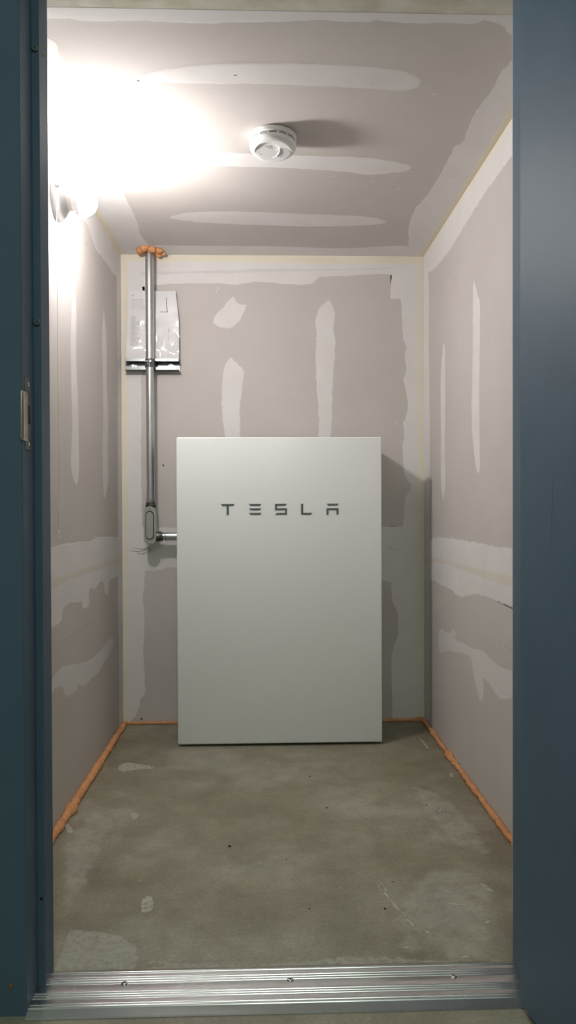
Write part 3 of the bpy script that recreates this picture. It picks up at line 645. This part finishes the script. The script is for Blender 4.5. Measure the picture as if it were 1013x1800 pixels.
# ------------------------------------------------------------------ battery unit
UX0, UX1, UY, UZ0, UZ1 = -.3232, .4318, 2.737, .009, 1.138
bat = empty('home_battery', (.0543, 2.86, 0), 'tall flat white home battery unit with grey raised lettering', 'battery')
cover = finish('front_cover', box(B(), UX0, UX1, UY, UY+.105, UZ0, UZ1, .0055, 4), M['white_coat'], bat, True, .8)
finish('chassis', box(B(), UX0+.002, UX1-.002, UY+.105, YB-.030, .03, UZ1-.006, .002), M['chassis_grey'], bat)
for x in (-.26, .33):
    finish('foot', box(B(), x, x+.04, UY+.05, YB-.06, 0, .031, .002), M['chassis_grey'], bat)
S = .755/362.0/3.896
ox, oz = -.1615, .8925        # upper corner of the first letter
def LP(pts): return [(ox + (x-70)*S, oz - (y-103)*S) for x, y in pts]
GL = {
 'T': [[(70,103),(165,103),(155,117),(82,117)], [(110,116.9),(126,116.9),(126,179),(110,179)]],
 'E': [[(262,103),(348,103),(338,117),(274,117)], [(262,133),(348,133),(338,147),(274,147)], [(262,164),(348,164),(338,179),(274,179)]],
 'S': [[(441,103),(523,103),(511,117),(455,117),(455,133),(523,133),(523,179),(441,179),(453,165),(509,165),(509,147),(441,147)]],
 'L': [[(620,103),(635,103),(635,165),(698,165),(686,179),(620,179)]],
 'A': [[(795,103),(880,103),(868,117),(808,117)], [(795,134),(879,134),(879,179),(864,179),(864,148),(810,148),(810,179),(795,179)]],
}
for ch, polys in GL.items():
    bm = B()
    for pl in polys: prism(bm, LP(pl), 1, UY-.0012, UY+.001)
    finish('logo_letter', bm, M['logo_grey'], cover)['label'] = 'grey raised logo letter'

# ------------------------------------------------------------------ conduit run
con = empty('electrical_conduit', (CX, CY, .72), 'galvanised conduit pipe rising from an access fitting to the ceiling', 'conduit')
bm = B(); cyl(bm, (CX, CY, .895), (CX, CY, ZC-.003), .0165, 32); finish('pipe', bm, M['galvanised'], con, True, .6)
bm = B(); lathe(bm, [(.0195, 0), (.0205, .003), (.0205, .012), (.0185, .014), (.0185, .0205), (.0172, .022)], axis_matrix((CX, CY, .879), (0, 0, 1)), 28)
finish('hub', bm, M['dark_fitting'], con, True, .6)
bm = B(); cyl(bm, (CX-.001, CY-.0175, .907), (CX-.001, CY-.0255, .907), .0042, 14, .001); cyl(bm, (CX, CY, .899), (CX, CY, .917), .0182, 28, .001)
finish('set_screw_collar', bm, M['zinc'], con, True, .6)
FX, FZ = CX-.0005, .8085
body = finish('access_fitting', prism(B(), stadium(FX, FZ, .042, .146, 12), 1, CY-.020, CY+.020, .004), M['cast_alloy'], con, True, .6)
bm = B(); prism(bm, stadium(FX, FZ, .0475, .152, 14), 1, CY-.0245, CY-.020, .0012)
cv = finish('cover_rim', bm, M['cover_alloy'], body, True, .5); cv['label'] = 'oval metal cover of the access fitting'
prism_r = B(); prism(prism_r, stadium(FX, FZ+.001, .0345, .1145, 14), 1, CY-.0248, CY-.0243)
finish('cover_groove', prism_r, M['dark_slot'], body)
bm = B(); prism(bm, stadium(FX, FZ+.001, .0270, .1065, 14), 1, CY-.0290, CY-.0244, .002)
finish('cover_plate', bm, M['cover_alloy'], body, True, .6)
for z in (FZ+.0675, FZ-.0685):
    bm = B(); lathe(bm, [(.0042, 0), (.0038, .0015), (.001, .002), (0, .001)], axis_matrix((FX, CY-.0245, z), (0, -1, 0)), 14, False)
    finish('cover_screw', bm, M['zinc'], body, True)
HZ = .764
bm = B(); lathe(bm, [(.0165, 0), (.0195, .004), (.0195, .022), (.0175, .025), (.0175, .032)], axis_matrix((FX+.018, CY, HZ), (1, 0, 0)), 28)
finish('hub', bm, M['dark_fitting'], con, True, .6)
bm = B(); lathe(bm, [(.0172, 0), (.0172, .003), (.0145, .004), (.0145, .007), (.0172, .008), (.0178, .010), (.0178, .013)], axis_matrix((FX+.049, CY, HZ), (1, 0, 0)), 28); finish('coupling_ring', bm, M['zinc'], con, True, .6)
bm = B(); cyl(bm, (FX+.060, CY, HZ), (UX0+.0030, CY, HZ), .0162, 28); finish('side_pipe', bm, M['galvanised'], con, True, .6)

# strut channel with clamp
SX0, SX1, SZ0, SZ1 = -.557, -.343, 1.4295, 1.4735
strut = empty('strut_channel', (-.45, YB-.02, SZ0), 'short steel strut channel clamping the conduit to the wall', 'bracket')
t_ = .0025; y0, y1 = YB-.041, YB-.0003
U = [(y1, SZ0), (y0, SZ0), (y0, SZ0+.010), (y0+.007, SZ0+.010), (y0+.007, SZ0+.010-t_), (y0+t_, SZ0+.010-t_), (y0+t_, SZ0+t_), (y1-t_, SZ0+t_), (y1-t_, SZ1-t_), (y0+t_, SZ1-t_), (y0+t_, SZ1-.010+t_), (y0+.007, SZ1-.010+t_), (y0+.007, SZ1-.010), (y0, SZ1-.010), (y0, SZ1), (y1, SZ1)]
U = [(a, c) for a, c in U]
finish('channel', prism(B(), U, 0, SX0, SX1), M['strut_steel'], strut)
for x in (-.528, -.376):
    bm = B(); zz = (SZ0+SZ1)/2-.001
    lathe(bm, [(.0125, 0), (.0125, .002), (.0085, .0022)], axis_matrix((x, y1-t_, zz), (0, -1, 0)), 24)
    lathe(bm, [(.0082, 0), (.0082, .005), (.007, .006)], axis_matrix((x, y1-t_-.002, zz), (0, -1, 0)), 6)
    finish('bolt', bm, M['zinc'], strut, True, .4)
bm = B()
pr = []
for i in range(25):
    a = math.pi*(.0+1.0*i/24)
    pr.append((CX - .0195*math.cos(a), CY - .0195*math.sin(a)))
inner = [(CX - .0169*math.cos(math.pi*i/24), CY - .0169*math.sin(math.pi*i/24)) for i in range(25)]
prism(bm, [(CX-.0195, y0+.012)] + pr + [(CX+.0195, y0+.012), (CX+.0169, y0+.012)] + inner[::-1] + [(CX-.0169, y0+.012)], 2, SZ0+.006, SZ1-.006)
cl_ = finish('pipe_clamp', bm, M['strut_steel'], strut, True, .5)
bm = B(); box(bm, CX-.0045, CX-.0015, CY-.031, CY-.018, SZ0+.008, SZ1-.006, .0005); box(bm, CX+.0015, CX+.0045, CY-.031, CY-.018, SZ0+.008, SZ1-.006, .0005)
finish('clamp_ear', bm, M['dark_fitting'], cl_)
bm = B(); cyl(bm, (CX-.024, CY-.0255, SZ0+.026), (CX+.009, CY-.0255, SZ0+.026), .0026, 12); lathe(bm, [(.0055, 0), (.0055, .004)], axis_matrix((CX+.0045, CY-.0255, SZ0+.026), (1, 0, 0)), 6)
finish('clamp_bolt', bm, M['zinc'], cl_, True, .4)
bm = B(); box(bm, SX1-.010, SX1+.0008, y0-.0012, y0+.006, SZ0-.0006, SZ0+.0105, .0015)
finish('end_cap', bm, M['plastic_white'], strut)['label'] = 'white plastic end cap'

# printed sheet in a clear sleeve, tucked behind the pipe and standing on the strut
doc = empty('document_sleeve', (-.447, YB-.02, SZ1), 'printed paper sheet in a clear plastic sleeve behind the conduit', 'document')
def sheet_y(u, v):     # u 0..1 across, v 0..1 up: a slack, slightly bowed sheet
    return YB - .0235 + .010*v - .004*math.sin(math.pi*u)*(1-v*.5) - .006*max(0, u-.75)*4*(v**2)*.6
def sheet_pt(u, v, d=0, skew=True):
    x0 = -.5585 + .009*v; x1 = -.336 - .014*max(0, v-.55)/.45 - .002
    return Vector((x0 + (x1-x0)*u, sheet_y(u, v) - d, SZ1 + .0005 + .2785*v))
def grid(name, mat, f, nu, nv, parent, smooth=True):
    bm = B(); V = [[bm.verts.new(f(i/nu, j/nv)) for i in range(nu+1)] for j in range(nv+1)]
    for j in range(nv):
        for i in range(nu): bm.faces.new((V[j][i], V[j][i+1], V[j+1][i+1], V[j+1][i]))
    return finish(name, bm, mat, parent, smooth)
pap = grid('paper_sheet', M['paper'], lambda u, v: sheet_pt(.02+u*.96, .01+v*.98), 20, 24, doc)
random.seed(4)
bm = B()
def strip(u0, u1, v0, v1, d=.0004):
    bm.faces.new([bm.verts.new(sheet_pt(u, v, d)) for u, v in ((u0, v0), (u1, v0), (u1, v1), (u0, v1))])
strip(.08, .15, .925, .930)
for k in range(9): strip(.09, .30+.1*random.random(), .865-.018*k, .8675-.018*k)
for k in range(32):
    v = .62-.0135*k
    strip(.09, .15+.12*random.random(), v, v+.003)
strip(.79, .795, .28, .45)
finish('printed_text', bm, M['print_ink'], pap)['kind'] = 'stuff'
bm = B(); strip(.772, .784, .69, .895); strip(.64, .784, .682, .691)
finish('printed_drawing', bm, M['drawing_ink'], pap)
def film(u, v):
    p_ = sheet_pt(-.012+u*1.024, -.0+v*.99)
    q = Vector((u*3.2+1.7, v*3.6, 2.3))
    w = (1-v)**.8
    cr_ = abs(noise.noise(q)) * .012 + abs(noise.noise(q*2.0))*.003
    p_.y -= .0016 + w*cr_*1.1
    return p_
grid('plastic_film', M['clear_film'], film, 44, 54, doc)

# ------------------------------------------------------------------ wall lamp
LY, LZ = 2.100, 1.738
lamp = empty('wall_lamp', (XL, LY, LZ), 'pull-chain lamp holder with a glowing bare bulb on the wall', 'lamp')
A = axis_matrix((XL+.0003, LY, LZ), (1, 0, 0))
bm = B(); lathe(bm, [(.0, 0), (.056, 0), (.057, .004), (.054, .012), (.046, .022), (.034, .030), (.028, .036), (.028, .046), (.025, .048), (.020, .046), (.020, .040), (0, .040)], A, 48, False)
finish('lamp_holder', bm, M['porcelain'], lamp, True, .7)
bm = B(); lathe(bm, [(.013, .030), (.018, .040), (.027, .046), (.036, .054), (.0412, .063), (.0418, .066), (.040, .0665)], A, 40, False)
finish('bulb_housing', bm, M['plastic_white'], lamp, True, .9)
bm = B(); lathe(bm, [(.0400, .0660), (.0415, .072), (.0412, .080), (.0385, .092), (.0320, .102), (.0220, .109), (.010, .1125), (0, .113)], A, 40, False)
finish('bulb', bm, M['lit_bulb'], lamp, True)['label'] = 'glowing white bulb'
# pull-chain spout, bead chain, connector, cord and toggle
SY, SXX = 2.045, -.560
bm = B(); tube(bm, [(XL+.014, LY-.030, LZ+.018), (XL+.018, LY-.045, LZ+.020), (SXX, SY, LZ+.022), (SXX, SY, LZ+.014)], [.005, .005, .0046, .004], 12)
finish('chain_spout', bm, M['zinc'], lamp, True)
bm = B()
for k in range(14): lathe(bm, [(0, -.0016), (.0012, -.0011), (.0016, 0), (.0012, .0011), (0, .0016)], Matrix.Translation((SXX, SY, LZ+.012-.0039*k)), 8, False)
cyl(bm, (SXX, SY, LZ+.014), (SXX, SY, LZ-.045), .0004, 6)
finish('bead_chain', bm, M['zinc'], lamp, True)
bm = B(); lathe(bm, [(.001, 0), (.003, -.003), (.0032, -.008), (.002, -.011)], Matrix.Translation((SXX, SY, LZ-.042)), 12); finish('chain_connector', bm, M['zinc'], lamp, True)
bm = B(); tube(bm, [(SXX + .001*math.sin(k*.8), SY, LZ-.050-(LZ-.050-.82)*k/14) for k in range(15)], .0009, 6); finish('pull_cord', bm, M['cord_white'], lamp, True)
bm = B(); lathe(bm, [(.0008, .022), (.0022, .021), (.0022, .018), (.0013, .016), (.0013, .007), (.003, .003), (.0034, 0), (0, -.001)], Matrix.Translation((SXX, SY, .800)), 12); finish('cord_toggle', bm, M['plastic_white'], lamp, True)

# ------------------------------------------------------------------ smoke detector
DX, DY = .026, 2.052
det = empty('smoke_detector', (DX, DY, ZC), 'round white smoke detector on the drywall ceiling', 'smoke detector')
D = axis_matrix((DX, DY, ZC-.0003), (0, 0, -1))
bm = B(); lathe(bm, [(0, 0), (.0600, 0), (.0605, .003), (.0640, .0035), (.0645, .005), (.0645, .011), (.0635, .0135), (.0615, .0145), (0, .0145)], D, 64, False)
finish('mounting_base', bm, M['plastic_white'], det, True, .6)
SP = [(.0585, .0143), (.0605, .0150), (.0605, .0220), (.0628, .0240), (.0637, .0265), (.0640, .0290), (.0638, .0325), (.0632, .0360), (.0620, .0400), (.0600, .0430), (.0572, .0460), (.0540, .0480), (.0500, .0495)]
SP += [(.050*(1-k/16), .0496) for k in range(1, 16)] + [(0, .0496)]
bm = B(); lathe(bm, SP, D, 120, False)
F1, F2 = (-.0150, -.0060), (.0270, .0080)          # centres of the two scooped faces
R1, R2 = .0335, .0245
S1, S2 = math.tan(math.radians(18)), math.tan(math.radians(11))
def dep1(y): return .0405 + S1*(y-F1[1])
def dep2(y): return .0440 + S2*(y-F2[1])
for v in bm.verts:
    x, y, d = v.co.x-DX, v.co.y-DY, ZC-v.co.z
    if d > .023:
        d = .023 + (d-.023)*(.80 + .24*(y/.064))
        if math.hypot(x-F1[0], y-F1[1]) < R1: d = min(d, dep1(y))
        elif math.hypot(x-F2[0], y-F2[1]) < R2: d = min(d, dep2(y))
        v.co.z = ZC-max(d, .0232)
shell = finish('shell', bm, M['plastic_white'], det, True, 1.0)
# vent slots around the collar
for row, zz in enumerate((.0165, .0195)):
    for k in range(14):
        a0 = 2*math.pi*k/14 + .04; a1 = a0 + 2*math.pi/14 - .10
        bm = B(); N = 6; vs = []
        for i in range(N+1):
            a = a0+(a1-a0)*i/N
            c_, s_ = math.cos(a)*.0608, math.sin(a)*.0608
            vs.append((bm.verts.new((DX+c_, DY+s_, ZC-zz)), bm.verts.new((DX+c_, DY+s_, ZC-zz-.0014))))
        for p0, p1 in zip(vs, vs[1:]): bm.faces.new((p0[0], p1[0], p1[1], p0[1]))
        finish('vent_slot', bm, M['dark_slot'], shell)
# scooped round face with a raised crescent rim, and the smaller test-button face beside it
T1 = axis_matrix((DX+F1[0], DY+F1[1], ZC-dep1(F1[1])), (0, -math.sin(math.radians(18)), -math.cos(math.radians(18))))
T2 = axis_matrix((DX+F2[0], DY+F2[1], ZC-dep2(F2[1])), (0, -math.sin(math.radians(11)), -math.cos(math.radians(11))))
bm = B(); lathe(bm, [(0, .0006), (.0322, .0006), (.0330, -.001)], T1, 48, False)
finish('sensor_face', bm, M['plastic_white'], shell)
bm = B(); lathe(bm, [(0, .0010), (.0205, .0010), (.0215, .0004), (.0220, -.002)], T2, 40, False)
finish('test_button', bm, M['plastic_grey'], shell)
inv = T1.inverted()
bm = B(); pts = []; rad = []
for i in range(61):
    a = -1.95 + 3.1*i/60          # crescent round the side next to the test button
    q = Vector((DX+F1[0]+.0338*math.cos(a), DY+F1[1]+.0338*math.sin(a)*.95, 0)); q.z = ZC - dep1(q.y-DY) - .0006
    pts.append(q); rad.append(.0006 + .0022*math.sin(math.pi*i/60))
tube(bm, pts, rad, 10)
finish('crescent_rim', bm, M['plastic_white'], shell, True)
def on_face(T, x, y, w_, h_, mat, name):
    t = bmesh.new(); box(t, -w_, w_, -h_, h_, .0002, .0011)
    P_ = T @ Vector((0, 0, 0)); n_ = (T.to_3x3() @ Vector((0, 0, 1))).normalized()
    ex = Vector((1, 0, 0)); ey = n_.cross(ex)
    Mx = Matrix(((ex.x, ey.x, n_.x, 0), (ex.y, ey.y, n_.y, 0), (ex.z, ey.z, n_.z, 0), (0, 0, 0, 1)))
    bm = B(); merge(bm, t, Matrix.Translation(P_ + ex*x + ey*y) @ Mx @ Matrix.Rotation(-.28*(1 if ey.y > 0 else -1), 4, 'Z'))
    return finish(name, bm, M[mat], shell)
sgn = 1 if (T1.to_3x3() @ Vector((0, 0, 1))).cross(Vector((1, 0, 0))).y > 0 else -1
for k in range(4):
    on_face(T1, .002 + .003*k, sgn*(-.0120 + .0026*k), .0085-.0012*k, .0006, 'vent_grey', 'sounder_slot')
for x, y in ((-.024, .010), (-.018, .019)):
    on_face(T1, x, sgn*y, .0009, .0009, 'dark_slot', 'indicator_lens')
on_face(T2, -.004, sgn*.010, .0009, .0009, 'vent_grey', 'indicator_lens')
